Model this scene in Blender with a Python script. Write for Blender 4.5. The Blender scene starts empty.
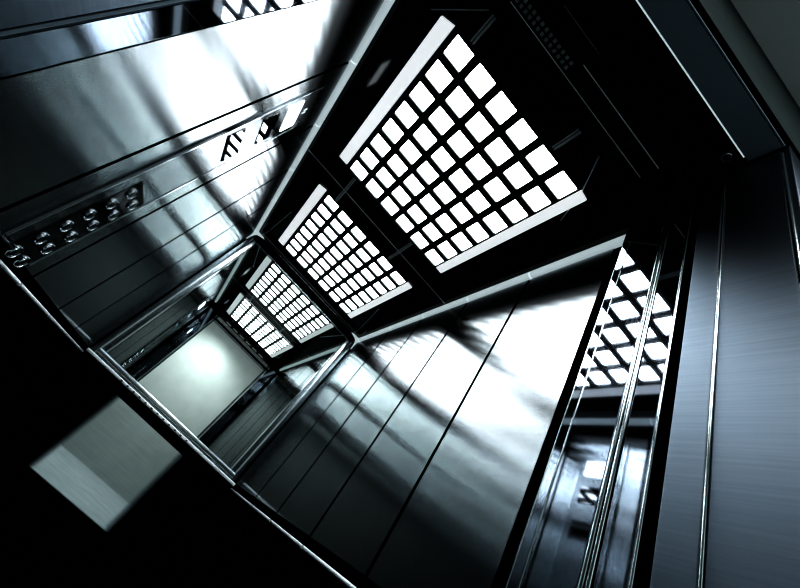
import bpy, bmesh, math
from mathutils import Vector, Matrix

C = bpy.context.scene.collection
S = 1.3            # metres per layout unit (camera to ceiling = one unit)
H0 = 0.65          # floor lies this far under the camera, in layout units


def W(x, y, z):
    return Vector((x * S, y * S, (z + H0) * S))


# ------------------------------------------------------------------ materials
def mat(name, base, metallic=0.0, rough=0.4, aniso=0.0, rot=0.0, streak=0.0, streak_scale=(1, 1, 1),
        var=0.04, emit=None, strength=0.0, bump=0.0, wave=0.0, spec=0.5, coat=0.0, ior=None):
    m = bpy.data.materials.new(name)
    m.use_nodes = True
    nt = m.node_tree
    b = nt.nodes['Principled BSDF']
    N, L = nt.nodes, nt.links
    tc = N.new('ShaderNodeTexCoord')
    mp = N.new('ShaderNodeMapping')
    mp.inputs['Scale'].default_value = streak_scale
    L.new(tc.outputs['UV' if aniso else 'Object'], mp.inputs['Vector'])
    nz = N.new('ShaderNodeTexNoise')
    nz.inputs['Scale'].default_value = 6.0
    nz.inputs['Detail'].default_value = 4.0
    L.new(mp.outputs['Vector'], nz.inputs['Vector'])
    rmp = N.new('ShaderNodeValToRGB')
    lo = [c * (1 - var) for c in base]
    hi = [min(1, c * (1 + var)) for c in base]
    rmp.color_ramp.elements[0].color = (*lo, 1)
    rmp.color_ramp.elements[1].color = (*hi, 1)
    rmp.color_ramp.elements[0].position = 0.3
    rmp.color_ramp.elements[1].position = 0.7
    L.new(nz.outputs['Fac'], rmp.inputs['Fac'])
    L.new(rmp.outputs['Color'], b.inputs['Base Color'])
    b.inputs['Metallic'].default_value = metallic
    b.inputs['Roughness'].default_value = rough
    b.inputs['Specular IOR Level'].default_value = spec
    if ior:
        b.inputs['IOR'].default_value = ior
    b.inputs['Coat Weight'].default_value = coat
    b.inputs['Coat Roughness'].default_value = 0.03
    if aniso:
        b.inputs['Anisotropic'].default_value = aniso
        b.inputs['Anisotropic Rotation'].default_value = rot
        tg = N.new('ShaderNodeTangent')
        tg.direction_type = 'UV_MAP'
        tg.uv_map = 'UVMap'
        L.new(tg.outputs['Tangent'], b.inputs['Tangent'])
    last = None
    if bump:
        bp = N.new('ShaderNodeBump')
        bp.inputs['Strength'].default_value = bump
        bp.inputs['Distance'].default_value = 0.002
        L.new(nz.outputs['Fac'], bp.inputs['Height'])
        last = bp
    if wave:                      # slow unevenness of sheet metal
        n2 = N.new('ShaderNodeTexNoise')
        n2.inputs['Scale'].default_value = 2.2
        n2.inputs['Detail'].default_value = 1.0
        L.new(tc.outputs['Object'], n2.inputs['Vector'])
        bp = N.new('ShaderNodeBump')
        bp.inputs['Strength'].default_value = wave
        bp.inputs['Distance'].default_value = 0.02
        L.new(n2.outputs['Fac'], bp.inputs['Height'])
        if last:
            L.new(last.outputs['Normal'], bp.inputs['Normal'])
        last = bp
    if last:
        L.new(last.outputs['Normal'], b.inputs['Normal'])
    if emit:
        b.inputs['Emission Color'].default_value = (*emit, 1)
        b.inputs['Emission Strength'].default_value = strength
    return m


def brushed(name, base, rough, aniso, wave=0.08, fleck=0.05):
    """hairline-brushed sheet steel: reflections stretch across the brushing"""
    m = bpy.data.materials.new(name)
    m.use_nodes = True
    nt = m.node_tree
    N, L = nt.nodes, nt.links
    N.remove(N['Principled BSDF'])
    out = N['Material Output']
    tc = N.new('ShaderNodeTexCoord')
    mp = N.new('ShaderNodeMapping')
    mp.inputs['Scale'].default_value = (0.8, 45, 1)
    L.new(tc.outputs['UV'], mp.inputs['Vector'])
    nz = N.new('ShaderNodeTexNoise')
    nz.inputs['Scale'].default_value = 5.0
    nz.inputs['Detail'].default_value = 5.0
    L.new(mp.outputs['Vector'], nz.inputs['Vector'])
    rmp = N.new('ShaderNodeValToRGB')
    rmp.color_ramp.elements[0].color = (*[c * (1 - fleck) for c in base], 1)
    rmp.color_ramp.elements[1].color = (*[c * (1 + fleck) for c in base], 1)
    rmp.color_ramp.elements[0].position = 0.35
    rmp.color_ramp.elements[1].position = 0.65
    L.new(nz.outputs['Fac'], rmp.inputs['Fac'])
    g = N.new('ShaderNodeBsdfAnisotropic')
    g.distribution = 'BECKMANN'
    g.inputs['Roughness'].default_value = rough
    g.inputs['Anisotropy'].default_value = aniso
    g.inputs['Rotation'].default_value = 0.25
    L.new(rmp.outputs['Color'], g.inputs['Color'])
    tg = N.new('ShaderNodeTangent')
    tg.direction_type = 'UV_MAP'
    tg.uv_map = 'UVMap'
    L.new(tg.outputs['Tangent'], g.inputs['Tangent'])
    n2 = N.new('ShaderNodeTexNoise')
    n2.inputs['Scale'].default_value = 3.0
    n2.inputs['Detail'].default_value = 2.0
    L.new(tc.outputs['Object'], n2.inputs['Vector'])
    bp = N.new('ShaderNodeBump')
    bp.inputs['Strength'].default_value = wave
    bp.inputs['Distance'].default_value = 0.02
    L.new(n2.outputs['Fac'], bp.inputs['Height'])
    L.new(bp.outputs['Normal'], g.inputs['Normal'])
    L.new(g.outputs['BSDF'], out.inputs['Surface'])
    return m


M = {}
M['brushed'] = brushed('brushed_steel', (0.44, 0.463, 0.478), 0.2214, 0.755, wave=0.03)
M['plate'] = brushed('brushed_faceplate', (0.34, 0.36, 0.375), 0.235, 0.76, wave=0.02)
M['jamb'] = brushed('brushed_steel_blue', (0.23, 0.262, 0.30), 0.50, 0.35)
M['polished'] = mat('polished_steel', (0.46, 0.50, 0.56), 1, 0.04, wave=0.02)
M['chrome'] = mat('chrome', (0.80, 0.85, 0.87), 1, 0.16)
M['rail'] = mat('handrail_steel', (0.50, 0.55, 0.56), 1, 0.14)
M['rail_body'] = mat('handrail_satin_steel', (0.55, 0.60, 0.61), 1, 0.36)
M['edge_strip'] = mat('bright_rail_edge', (0.85, 0.9, 0.91), 0.15, 0.35)
M['glow_satin'] = mat('glowing_satin_trim', (0.7, 0.73, 0.74), 0.0, 0.4, emit=(0.85, 0.97, 1.0), strength=0.30)  # glow added so cornice, ribs and bead look lit; no lamp there
M['line'] = mat('thin_bright_edge', (0.8, 0.85, 0.87), 0.4, 0.35)
M['mirror'] = mat('mirror_glass', (0.68, 0.73, 0.72), 1, 0.004, var=0.01)
M['lower_mirror'] = brushed('polished_lower_panel', (0.58, 0.63, 0.63), 0.045, 0.5, wave=0.0)
M['stile'] = mat('corner_stile_steel', (0.42, 0.46, 0.48), 1, 0.22)
M['black_gloss'] = mat('black_gloss_ceiling', (0.0015, 0.002, 0.0025), 0, 0.09, spec=0.5, var=0.3)
M['black'] = mat('black_lacquer', (0.0008, 0.001, 0.0012), 0, 0.5, spec=0.0, var=0.3)
M['gap'] = mat('black_recess', (0.001, 0.001, 0.001), 0, 0.9, spec=0.0, var=0.3)
M['grid'] = mat('black_grid_plate', (0.016, 0.024, 0.026), 0, 0.3, spec=0.3, var=0.3)
M['diffuser'] = mat('white_diffuser', (0.8, 0.8, 0.8), 0, 0.5, emit=(0.93, 0.98, 1.0), strength=9.0)
M['strip'] = mat('white_side_strip', (0.8, 0.8, 0.8), 0, 0.5, emit=(0.95, 0.98, 1.0), strength=0.42)
M['screen_lit'] = mat('lit_display', (0.7, 0.75, 0.8), 0, 0.3, emit=(0.9, 0.97, 1.0), strength=3.0)
M['screen_glass'] = mat('dark_display_glass', (0.004, 0.005, 0.007), 0, 0.02, spec=0.9, ior=1.9)
M['mark'] = mat('lit_mark', (0.7, 0.75, 0.8), 0, 0.3, emit=(0.9, 0.97, 1.0), strength=0.4)
M['button'] = mat('button_cap', (0.004, 0.005, 0.006), 0, 0.25, spec=0.4)
M['button_ring'] = mat('button_ring', (0.55, 0.6, 0.64), 1, 0.12)
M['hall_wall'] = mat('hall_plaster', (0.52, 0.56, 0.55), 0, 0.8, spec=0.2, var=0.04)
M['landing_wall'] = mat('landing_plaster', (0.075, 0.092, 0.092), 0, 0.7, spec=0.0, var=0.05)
M['hall_floor'] = mat('hall_stone_floor', (0.52, 0.57, 0.59), 0, 0.3, var=0.10)
M['car_floor'] = mat('dark_car_floor', (0.001, 0.0012, 0.0013), 0, 0.6, spec=0.0, var=0.3)
M['frame_dark'] = mat('dark_steel_frame', (0.16, 0.21, 0.245), 0.3, 0.5)
M['dim'] = mat('dull_vent_metal', (0.22, 0.27, 0.28), 0.0, 0.5)

# ------------------------------------------------------------------ mesh helpers
ORG = {}


def bm_new():
    return bmesh.new()


def add_box(bm, x0, x1, y0, y1, z0, z1, bev=0.0, seg=2):
    vs = [bm.verts.new(W(x, y, z)) for x in (x0, x1) for y in (y0, y1) for z in (z0, z1)]
    f = [(0, 1, 3, 2), (4, 6, 7, 5), (0, 4, 5, 1), (2, 3, 7, 6), (0, 2, 6, 4), (1, 5, 7, 3)]
    fs = [bm.faces.new([vs[i] for i in q]) for q in f]
    if bev:
        es = list({e for a in fs for e in a.edges})
        bmesh.ops.bevel(bm, geom=es, offset=bev * S, segments=seg, profile=0.5, affect='EDGES')
    return bm


def add_tube(bm, pts, r, n=10, r_end=None):
    """round bar through layout points; radius may taper to r_end"""
    P = [W(*p) for p in pts]
    k = len(P)
    rings = []
    for i, p in enumerate(P):
        d = (P[min(i + 1, k - 1)] - P[max(i - 1, 0)]).normalized()
        a = Vector((0, 0, 1)) if abs(d.z) < 0.9 else Vector((0, 1, 0))
        u = d.cross(a).normalized()
        v = d.cross(u)
        rr = (r if r_end is None else r + (r_end - r) * i / (k - 1)) * S
        rings.append([bm.verts.new(p + rr * (math.cos(2 * math.pi * j / n) * u + math.sin(2 * math.pi * j / n) * v)) for j in range(n)])
    for a, b in zip(rings, rings[1:]):
        for j in range(n):
            bm.faces.new((a[j], a[(j + 1) % n], b[(j + 1) % n], b[j]))
    bm.faces.new(rings[0][::-1])
    bm.faces.new(rings[-1])
    return bm


def add_lathe_x(bm, x, y, z, prof, n=20):
    """profile [(dx, r)] turned about the x axis at (x, y, z)"""
    rings = []
    for dx, r in prof:
        rings.append([bm.verts.new(W(x + dx, y + r * math.cos(2 * math.pi * j / n), z + r * math.sin(2 * math.pi * j / n))) for j in range(n)])
    for a, b in zip(rings, rings[1:]):
        for j in range(n):
            bm.faces.new((a[j], a[(j + 1) % n], b[(j + 1) % n], b[j]))
    bm.faces.new(rings[0][::-1])
    bm.faces.new(rings[-1])
    return bm


def add_prism(bm, poly, axis, a0, a1):
    """extrude a 2-D polygon; axis 'z': poly is (x, y); axis 'y': poly is (x, z)"""
    def P(p, a):
        return W(p[0], p[1], a) if axis == 'z' else W(p[0], a, p[1])
    lo = [bm.verts.new(P(p, a0)) for p in poly]
    hi = [bm.verts.new(P(p, a1)) for p in poly]
    n = len(poly)
    for i in range(n):
        bm.faces.new((lo[i], lo[(i + 1) % n], hi[(i + 1) % n], hi[i]))
    bm.faces.new(lo[::-1])
    bm.faces.new(hi)
    return bm


def obj(name, bm, m, parent=None, smooth=False):
    bmesh.ops.recalc_face_normals(bm, faces=bm.faces)
    o0 = ORG.get(parent.name, Vector()) if parent else Vector()
    uv = bm.loops.layers.uv.new('UVMap')
    for f in bm.faces:
        n = f.normal
        a = max(range(3), key=lambda i: abs(n[i]))
        for l in f.loops:
            c = l.vert.co
            l[uv].uv = ((c.y, c.z), (c.x, c.z), (c.x, c.y))[a]
        f.smooth = smooth
    bm.verts.ensure_lookup_table()
    for v in bm.verts:
        v.co -= o0
    me = bpy.data.meshes.new(name)
    bm.to_mesh(me)
    bm.free()
    me.materials.append(m)
    if smooth:
        me.set_sharp_from_angle(angle=math.radians(40))
    o = bpy.data.objects.new(name, me)
    C.objects.link(o)
    if parent:
        o.parent = parent
    ORG[o.name] = o0
    return o


def thing(name, label, cat, loc, group=None):
    o = bpy.data.objects.new(name, None)
    o.empty_display_size = 0.1
    C.objects.link(o)
    o.location = W(*loc)
    ORG[o.name] = W(*loc)
    o['label'] = label
    o['category'] = cat
    if group:
        o['group'] = group
    return o


def tag(o, label, cat, group=None):
    o['label'] = label
    o['category'] = cat
    if group:
        o['group'] = group
    return o


def struct(name, bm, m, smooth=False):
    o = obj(name, bm, m, None, smooth)
    o['kind'] = 'structure'
    return o


def box(*a, **k):
    return add_box(bm_new(), *a, **k)


# ------------------------------------------------------------------ layout
XL, XR = -0.40, 0.485      # lift walls
YB = 2.12                  # back wall
YF = 0.376                 # inner face of the front
OL, OR = -0.30, 0.40       # door opening
ZT, ZD, ZF = 1.0, 0.945, -0.65
SEAMS_R = [0.487, 0.78, 1.09, 1.40, 1.70, 2.108]
SEAMS_L = [0.51, 0.78, 1.09, 1.40, 1.70, 2.108]

# ---- shell of the lift car
struct('floor', box(XL - .05, XR + .05, 0.24, YB + .05, ZF - .05, ZF), M['car_floor'])
struct('ceiling', box(XL - .05, XR + .05, YF, YB + .05, ZT, ZT + .06), M['black_gloss'])


def side_wall(name, x, sgn, seams):
    """sgn +1: wall on the right, inner face looks to -x"""
    xb0, xb1 = sorted((x + sgn * .03, x + sgn * .07))
    w = struct(name, box(xb0, xb1, YF, YB + .02, ZF, ZT), M['gap'])
    g = .0055
    for a, b in zip(seams, seams[1:]):
        y0, y1 = a + g, b - (g if b < 2 else 0)
        p0, p1 = sorted((x, x + sgn * .03))
        p = obj('wall_panel', box(p0, p1, y0, y1, .05, .962), M['brushed'], w)
        p.data.materials.append(M['gap'])              # the folded edges in the joints stay dark
        for f in p.data.polygons:
            f.material_index = 0 if abs(f.normal.x) > .5 else 1
        tb = add_tube(bm_new(), [(x + sgn * .002, y0, .024), (x + sgn * .002, y1, .024)], .0048, 14)
        obj('panel_trim', tb, M['line'], p, True)
        # rounded cornice above the panel, cut at each seam
        c = bm_new()
        ya = .43 if (sgn > 0 and a == seams[0]) else y0 - g * .6
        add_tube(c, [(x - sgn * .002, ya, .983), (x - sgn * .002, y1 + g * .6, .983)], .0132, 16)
        obj('cornice', c, M['glow_satin'], p, True)
        q0, q1 = sorted((x - sgn * .002, x + sgn * .03))
        obj('lower_panel', box(q0, q1, y0, y1, ZF, .008), M['black'], w)
    return w


side_wall('wall_left', XL, -1, SEAMS_L)
side_wall('wall_right', XR, 1, SEAMS_R)

# ---- back wall
wb = struct('wall_back', box(XL - .06, XR + .06, YB + .012, YB + .06, ZF, ZT), M['gap'])
obj('transom', box(XL, XR, YB - .004, YB + .012, ZD + .006, ZT), M['black_gloss'], wb)
tr = add_tube(bm_new(), [(XL + .05, YB - .006, ZT - .004), (XR - .05, YB - .006, ZT - .004)], .0035)
obj('top_trim', tr, M['chrome'], wb, True)
for x, sx in ((XL, 1), (XR, -1)):
    # cast corner, bright through its added glow: tapering ribs along the ceiling, the back edge and the corner
    c = bm_new()
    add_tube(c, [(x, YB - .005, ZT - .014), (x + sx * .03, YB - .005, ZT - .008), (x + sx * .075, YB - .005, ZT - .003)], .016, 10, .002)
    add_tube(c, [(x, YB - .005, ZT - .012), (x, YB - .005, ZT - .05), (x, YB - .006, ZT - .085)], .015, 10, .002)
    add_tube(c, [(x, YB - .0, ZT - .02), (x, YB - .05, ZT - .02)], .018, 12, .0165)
    obj('corner_rib', c, M['glow_satin'], wb, True)
    # polished stile, a shallow convex strip from corner to mirror
    x0, x1 = x, x + sx * .052
    prof = []
    for i in range(9):
        t = i / 8
        prof.append((x0 + (x1 - x0) * t, YB - .004 - .009 * math.sin(math.pi * t)))
    prof += [(x1, YB + .012), (x0, YB + .012)]
    obj('corner_stile', add_prism(bm_new(), prof, 'z', .05, ZD), M['stile'], wb, True)
    obj('lower_stile', add_prism(bm_new(), prof, 'z', ZF, .02), M['black'], wb, True)

MX0, MX1 = XL + .054, XR - .054
t = thing('wall_mirror', 'large greenish wall mirror above the handrail on the back wall', 'mirror', (.0425, YB, .05))
obj('mirror_glass', box(MX0, MX1, YB, YB + .011, .052, ZD), M['mirror'], t)
e = bm_new()
add_box(e, MX0, MX0 + .006, YB - .006, YB + .0, .052, ZD)
add_box(e, MX1 - .006, MX1, YB - .006, YB + .0, .052, ZD)
add_box(e, MX0, MX1, YB - .006, YB + .0, ZD - .002, ZD + .004)
obj('edge_trim', e, M['chrome'], t)
t = thing('lower_back_panel', 'dark polished steel panel under the handrail on the back wall', 'panel', (.0425, YB, ZF))
obj('panel_face', box(MX0, MX1, YB, YB + .011, ZF + .02, -.006), M['lower_mirror'], t)

t = thing('handrail', 'straight polished handrail crossing the back wall below the mirror', 'handrail', (.0425, 2.05, .02))
obj('rail_bar', box(-.36, .445, 2.045, 2.06, 0.055, .076, bev=.006, seg=3), M['rail_body'], t, True)
obj('rail_edge', box(XL + .012, XR - .012, 2.039, 2.058, .034, .048, bev=.004, seg=3), M['edge_strip'], t, True)
for i in range(12):
    x = -.20 + i * .034
    obj('rail_dot', box(x, x + .008, 2.0378, 2.0405, .0385, .0435), M['gap'], t)  # row of small dark blocks along the edge strip
for x in (-.25, .335):
    b = bm_new()
    add_tube(b, [(x, 2.055, .052), (x, YB - .002, .046)], .008)
    obj('rail_bracket', b, M['chrome'], t, True)

# ---- front of the car, seen through the open doorway
# right-hand column of the opening
zt = ZD
t = thing('door_column', 'mirror-polished steel door column right of the doorway, reflecting the grid lights', 'column', (OR, .30, ZF))
obj('polished_strip', box(OR, XR + .02, .3715, .386, ZF, zt, bev=.001), M['polished'], t)
obj('polished_strip', box(OR, XR + .02, .305, .3695, ZF, zt, bev=.001), M['polished'], t)
obj('polished_strip', box(OR, XR + .02, .257, .290, ZF, zt, bev=.001), M['polished'], t)
for y in (.2945, .3015):
    obj('edge_bead', add_tube(bm_new(), [(OR + .001, y, ZF), (OR + .001, y, zt)], .0029), M['rail'], t, True)
obj('edge_bead', add_tube(bm_new(), [(OR + .001, .2555, ZF), (OR + .001, .2555, zt)], .0018), M['rail'], t, True)
for y in (.3705, .3862):
    obj('edge_bead', add_tube(bm_new(), [(OR + .0006, y, ZF), (OR + .0006, y, zt)], .0012), M['rail'], t, True)
obj('column_core', box(OR + .012, XR + .02, .2575, .3855, ZF, zt), M['gap'], t)
# left-hand column
t = thing('door_column', 'narrow steel door column at the upper left, beside the wide brushed panel', 'column', (OL, .30, ZF))
obj('polished_strip', box(XL - .02, OL, .345, .385, ZF, zt, bev=.001), M['polished'], t)
obj('edge_bead', add_tube(bm_new(), [(OL - .001, .341, ZF), (OL - .001, .341, zt)], .0020), M['frame_dark'], t, True)
obj('brushed_strip', box(XL - .02, OL, .257, .337, ZF, zt, bev=.001), M['jamb'], t)
obj('column_core', box(XL - .02, OL - .012, .2575, .3845, ZF, zt), M['gap'], t)

# header over the car opening
t = thing('door_header', 'black lintel over the lift doorway with thin bright edge lines', 'lintel', (.05, .31, ZD))
obj('lintel_box', box(XL - .02, XR + .02, .257, YF, ZD, ZT + .06), M['black_gloss'], t)
obj('edge_line', box(-.155, .330, .3325, .3342, ZD - .0015, ZD), M['line'], t)
obj('edge_line', box(.047, .330, .2925, .2945, ZD - .0015, ZD), M['line'], t)
obj('edge_line', box(-.07, .05, .2275 + .032, .2285 + .032, ZD - .0015, ZD), M['dim'], t)
t = thing('vent_grille', 'dim slotted vent in the black lintel above the doorway', 'vent', (-.05, .317, ZD))
v = bm_new()
for i in range(13):
    for yy in (.306, .318):
        x = -.15 + i * .0145
        add_box(v, x, x + .008, yy, yy + .008, ZD - .001, ZD)
obj('vent_slats', v, M['dim'], t)

# sliding door, drawn back into its slot
d = thing('sliding_door', 'black sliding lift door drawn back into the dark slot beside the polished right-hand column', 'door', (OR + .2, .2488, ZF + .012))
obj('door_leaf', box(OR + .012, OR + .36, .2450, .2535, ZF + .012, ZD + .02, bev=.001), M['black'], d)

# ---- landing door frame
def jamb(sx, x0, lab):
    t = thing('landing_jamb', lab, 'door frame', (x0, .17, ZF))
    def bx(a, b, *r, **k):
        u, v = sorted((x0 + sx * a, x0 + sx * b))
        return box(u, v, *r, **k)
    obj('inner_face', bx(0, .03, .2035, .240, ZF, ZD, bev=.0015), M['jamb'], t)
    obj('step_bead', add_tube(bm_new(), [(x0 + sx * .0015, .2017, ZF), (x0 + sx * .0015, .2017, ZD - .06)], .0018), M['rail'], t, True)
    obj('outer_face', bx(.002, .03, .118, .2000, ZF, ZD, bev=.0015), M['jamb'], t)
    obj('edge_bead', add_tube(bm_new(), [(x0 + sx * .003, .1155, ZF), (x0 + sx * .003, .1155, ZD - .02)], .0030), M['rail'], t, True)
    obj('front_face', bx(.003, .075, .104, .1165, ZF, ZD + .05, bev=.0015), M['jamb'], t)
    return t


jamb(1, OR, 'brushed blue-grey steel door jamb at the right edge, with bright edges')
jamb(-1, OL, 'brushed steel door jamb on the left of the landing opening, seen in the mirror')
t = thing('frame_head', 'dark blue-grey steel head of the landing door frame, upper right', 'door frame', (.05, .14, ZD))
obj('soffit', box(OL - .03, OR + .03, .167, .240, ZD, ZD + .05), M['black'], t)
obj('edge_bead', add_tube(bm_new(), [(OL, .1655, ZD), (OR - .012, .1655, ZD)], .0016), M['glow_satin'], t, True)
obj('head_face', box(OL - .0, OR - .0, .1125, .1645, ZD - .001, ZD + .05, bev=.001), M['frame_dark'], t)
obj('edge_bead', add_tube(bm_new(), [(OL, .110, ZD), (OR, .110, ZD)], .0018), M['frame_dark'], t, True)
obj('front_face', box(OL - .075, OR + .075, .104, .109, ZD + .004, ZD + .05), M['black'], t)
t = thing('door_roller', 'tiny round metal roller at the top corner of the landing door frame', 'roller', (.372, .187, ZD))
r = bm_new()
n = 20
for i in range(n):
    a0 = 2 * math.pi * i / n
    a1 = 2 * math.pi * (i + 1) / n
    add_tube(r, [(.372 + .008 * math.cos(a0), .187 + .008 * math.sin(a0), ZD - .003), (.372 + .008 * math.cos(a1), .187 + .008 * math.sin(a1), ZD - .003)], .0016, 6)
obj('roller_ring', r, M['chrome'], t, True)
obj('roller_hub', add_prism(bm_new(), [(.372 + .0055 * math.cos(k * math.pi / 8), .187 + .0055 * math.sin(k * math.pi / 8)) for k in range(16)], 'z', ZD - .003, ZD), M['gap'], t)

# ---- hall outside the lift
HB = -1.5
wf = bm_new()
add_box(wf, -2.2, OL - .03, .108, .24, ZF, 1.5)
add_box(wf, OR + .03, 2.2, .108, .24, ZF, 1.5)
add_box(wf, OL - .03, OR + .03, .108, .24, ZD + .05, 1.5)
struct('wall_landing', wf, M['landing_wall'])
struct('wall_hall', box(-2.2, 2.2, HB - .05, HB, ZF, 1.5), M['hall_wall'])
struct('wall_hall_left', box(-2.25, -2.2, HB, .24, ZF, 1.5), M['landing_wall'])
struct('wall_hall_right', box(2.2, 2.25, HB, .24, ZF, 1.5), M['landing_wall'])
struct('ceiling_hall', box(-2.25, 2.25, HB, .24, 1.5, 1.55), M['hall_wall'])
struct('floor_hall', box(-2.25, 2.25, HB, .24, ZF - .05, ZF), M['hall_floor'])


def spot(name, loc, aim, energy, size, blend, rad=.03, col=(1, 1, 1)):
    l = bpy.data.lights.new(name, 'SPOT')
    l.energy = energy
    l.spot_size = math.radians(size)
    l.spot_blend = blend
    l.shadow_soft_size = rad
    l.color = col
    o = bpy.data.objects.new(name, l)
    C.objects.link(o)
    o.location = W(*loc)
    o.rotation_euler = (W(*aim) - W(*loc)).to_track_quat('-Z', 'Y').to_euler()
    return o


spot('hall_downlight', (-.10, HB + .55, 1.36), (-.10, HB + .28, .3), 62, 126, .9)
al = bpy.data.lights.new('hall_fill_light', 'AREA')  # unseen fill light, added to brighten the lower hall wall
al.shape = 'RECTANGLE'
al.size, al.size_y = 2.4, .5
al.energy = 30
ao = bpy.data.objects.new('hall_fill_light', al)
C.objects.link(ao)
ao.location = W(0, HB + .85, 1.47)

# ---- ceiling lights
def ceiling_light(y0, y1, label, near_chamfer):
    t = thing('ceiling_light', label, 'ceiling light', (.045, (y0 + y1) / 2, ZT), 'grid ceiling lights of the lift')
    gx0, gx1 = -.207, .297
    nx, ny = 6, 8
    k = .725
    px = (gx1 - gx0) / (nx - 1 + k)
    py = (y1 - y0) / (ny - 1 + k)
    obj('diffuser', box(gx0 - .004, gx1 + .004, y0 - .004, y1 + .004, ZT - .0022, ZT - .0012), M['diffuser'], t)
    g = bm_new()
    za, zb = ZT - .0105, ZT - .0022
    wx, wy = px * (1 - k), py * (1 - k)
    for i in range(nx + 1):
        a = gx0 + i * px - wx
        add_box(g, a if i else gx0 - .018, a + wx if i < nx else gx1 + .006, y0 - .012, y1 + .012, za, zb)
    for j in range(ny + 1):
        a = y0 + j * py - wy
        for i in range(nx):
            add_box(g, gx0 + i * px, gx0 + i * px + px - wx, max(a, y0 - .012), min(a + wy, y1 + .012), za, zb)
    obj('grid_plate', g, M['grid'], t)
    for a, b, s in ((-.268, -.227, 1), (.306, .337, -1)):
        poly = [(a, y0 + .006), (b, y0 - .004), (b, y1 + .0), (a, y1 + .0)] if s > 0 else [(a, y0 - .004), (b, y0 + .0), (b, y1), (a, y1)]
        obj('side_strip', add_prism(bm_new(), poly, 'z', ZT - .0095, ZT - .0015), M['strip'], t)
    o = bm_new()
    c0, c1 = -.30, .36
    if near_chamfer:
        pts = [(c0, y1 + .06), (c0, y0 + .02), (-.185, .396), (.247, .393), (.315, .49), (c1, y0 + .1), (c1, y1 + .06)]
    else:
        pts = [(c0, y0 - .06), (c0, y1 - .3), (-.34, y1 + .02), (-.36, y1 + .1), (.43, y1 + .1), (.42, y1 + .02), (c1, y1 - .3), (c1, y0 - .06)]
    for a, b in zip(pts[1:-1], pts[2:-1]):
        add_tube(o, [(a[0], a[1], ZT - .0008), (b[0], b[1], ZT - .0008)], .0016, 6)
    obj('housing_edge', o, M['line'], t)
    return t


ceiling_light(.487, 1.130, 'largest grid ceiling light, six by eight white squares nearest the doorway', True)
ceiling_light(1.347, 1.988, 'second grid ceiling light, smaller in view, next to the back mirror', False)
sm = struct('trim_1', add_tube(bm_new(), [(-.385, 1.256, ZT - .0008), (.47, 1.250, ZT - .0008)], .0017, 6), M['line'])
for x, lab in ((-.168, 'left-hand thin chrome rail running lengthwise between the ceiling lights'),
               (.168, 'right-hand thin chrome rail running lengthwise between the ceiling lights')):
    t = thing('ceiling_rail', lab, 'rail', (x, .9, ZT))
    for a, b in ((YF + .002, .472), (1.145, 1.332)):
        r = bm_new()
        add_tube(r, [(x - .004, a, ZT - .010), (x - .004, b, ZT - .010)], .0026, 8)
        add_tube(r, [(x + .004, a, ZT - .010), (x + .004, b, ZT - .010)], .0038, 8)
        obj('rail_length', r, M['line'], t, True)

# ---- control panel on the left wall
XP = XL + .006
t = thing('control_panel', 'tall steel control panel with lift buttons and three displays on the left wall', 'control panel', (XL, .93, .03))
obj('faceplate', box(XL, XP, .846, 1.016, .056, .885, bev=.0015), M['plate'], t)
for y in (.850, 1.010):
    obj('edge_bead', box(XP - .001, XP + .0015, y - .0012, y + .0012, .056, .885), M['chrome'], t)
for z0, z1, m in ((.745, .802, 'screen_lit'), (.645, .705, 'screen_glass'), (.525, .582, 'screen_glass')):
    d = obj('display_screen', box(XP, XP + .002, .868, .984, z0, z1, bev=.0006), M[m], t)
k = bm_new()
add_box(k, XP, XP + .0015, .925, .929, .826, .842)
add_box(k, XP, XP + .0015, .937, .941, .822, .838)
obj('direction_mark', k, M['mark'], t)
obj('button_shade', box(XP - .001, XP + .0012, .889, .999, .058, .302, bev=.0004), M['black_gloss'], t)  # black sheet standing in for the shade around the buttons
for r_ in range(6):
    for yy in (.917, .973):
        z = .0505 + .0448 * r_
        b = bm_new()
        add_lathe_x(b, XP, yy, z, [(0, .0118), (.0035, .0118), (.0045, .0100), (.0048, .004)], 24)
        bo = obj('button', b, M['button'], t, True)
        rg = bm_new()
        add_lathe_x(rg, XP, yy, z, [(0, .0136), (.0042, .0136), (.0056, .0131), (.0056, .0124), (.0045, .0119), (0, .0119)], 24)
        obj('button_ring', rg, M['button_ring'], bo, True)

# ------------------------------------------------------------------ world, camera, view
w = bpy.data.worlds.new('World')
bpy.context.scene.world = w
w.use_nodes = True
w.node_tree.nodes['Background'].inputs['Color'].default_value = (0.02, 0.03, 0.035, 1)
w.node_tree.nodes['Background'].inputs['Strength'].default_value = 0.02

F, PITCH, ROLL, YAW = 379.68124521, 36.88998129, 42.65160244, 9.71689306
p, r, a = map(math.radians, (PITCH, ROLL, YAW))
fwd = Vector((math.sin(a) * math.cos(p), math.cos(a) * math.cos(p), math.sin(p)))
rt = Vector((math.cos(a), -math.sin(a), 0))
up = rt.cross(fwd)
r2 = rt * math.cos(r) + up * math.sin(r)
u2 = -rt * math.sin(r) + up * math.cos(r)
cam = bpy.data.cameras.new('camera')
cam.sensor_fit = 'HORIZONTAL'
cam.sensor_width = 36
cam.lens = F / 800 * 36
cam.shift_y = -28 / 800
cam.clip_start = 0.01
co = bpy.data.objects.new('camera', cam)
C.objects.link(co)
mw = Matrix((r2, u2, -fwd)).transposed().to_4x4()
mw.translation = W(0, 0, 0)
co.matrix_world = mw
bpy.context.scene.camera = co
sc = bpy.context.scene
sc.view_settings.view_transform = 'Standard'
sc.view_settings.look = 'Very High Contrast'
sc.view_settings.exposure = 0.1
sc.view_settings.gamma = 0.84
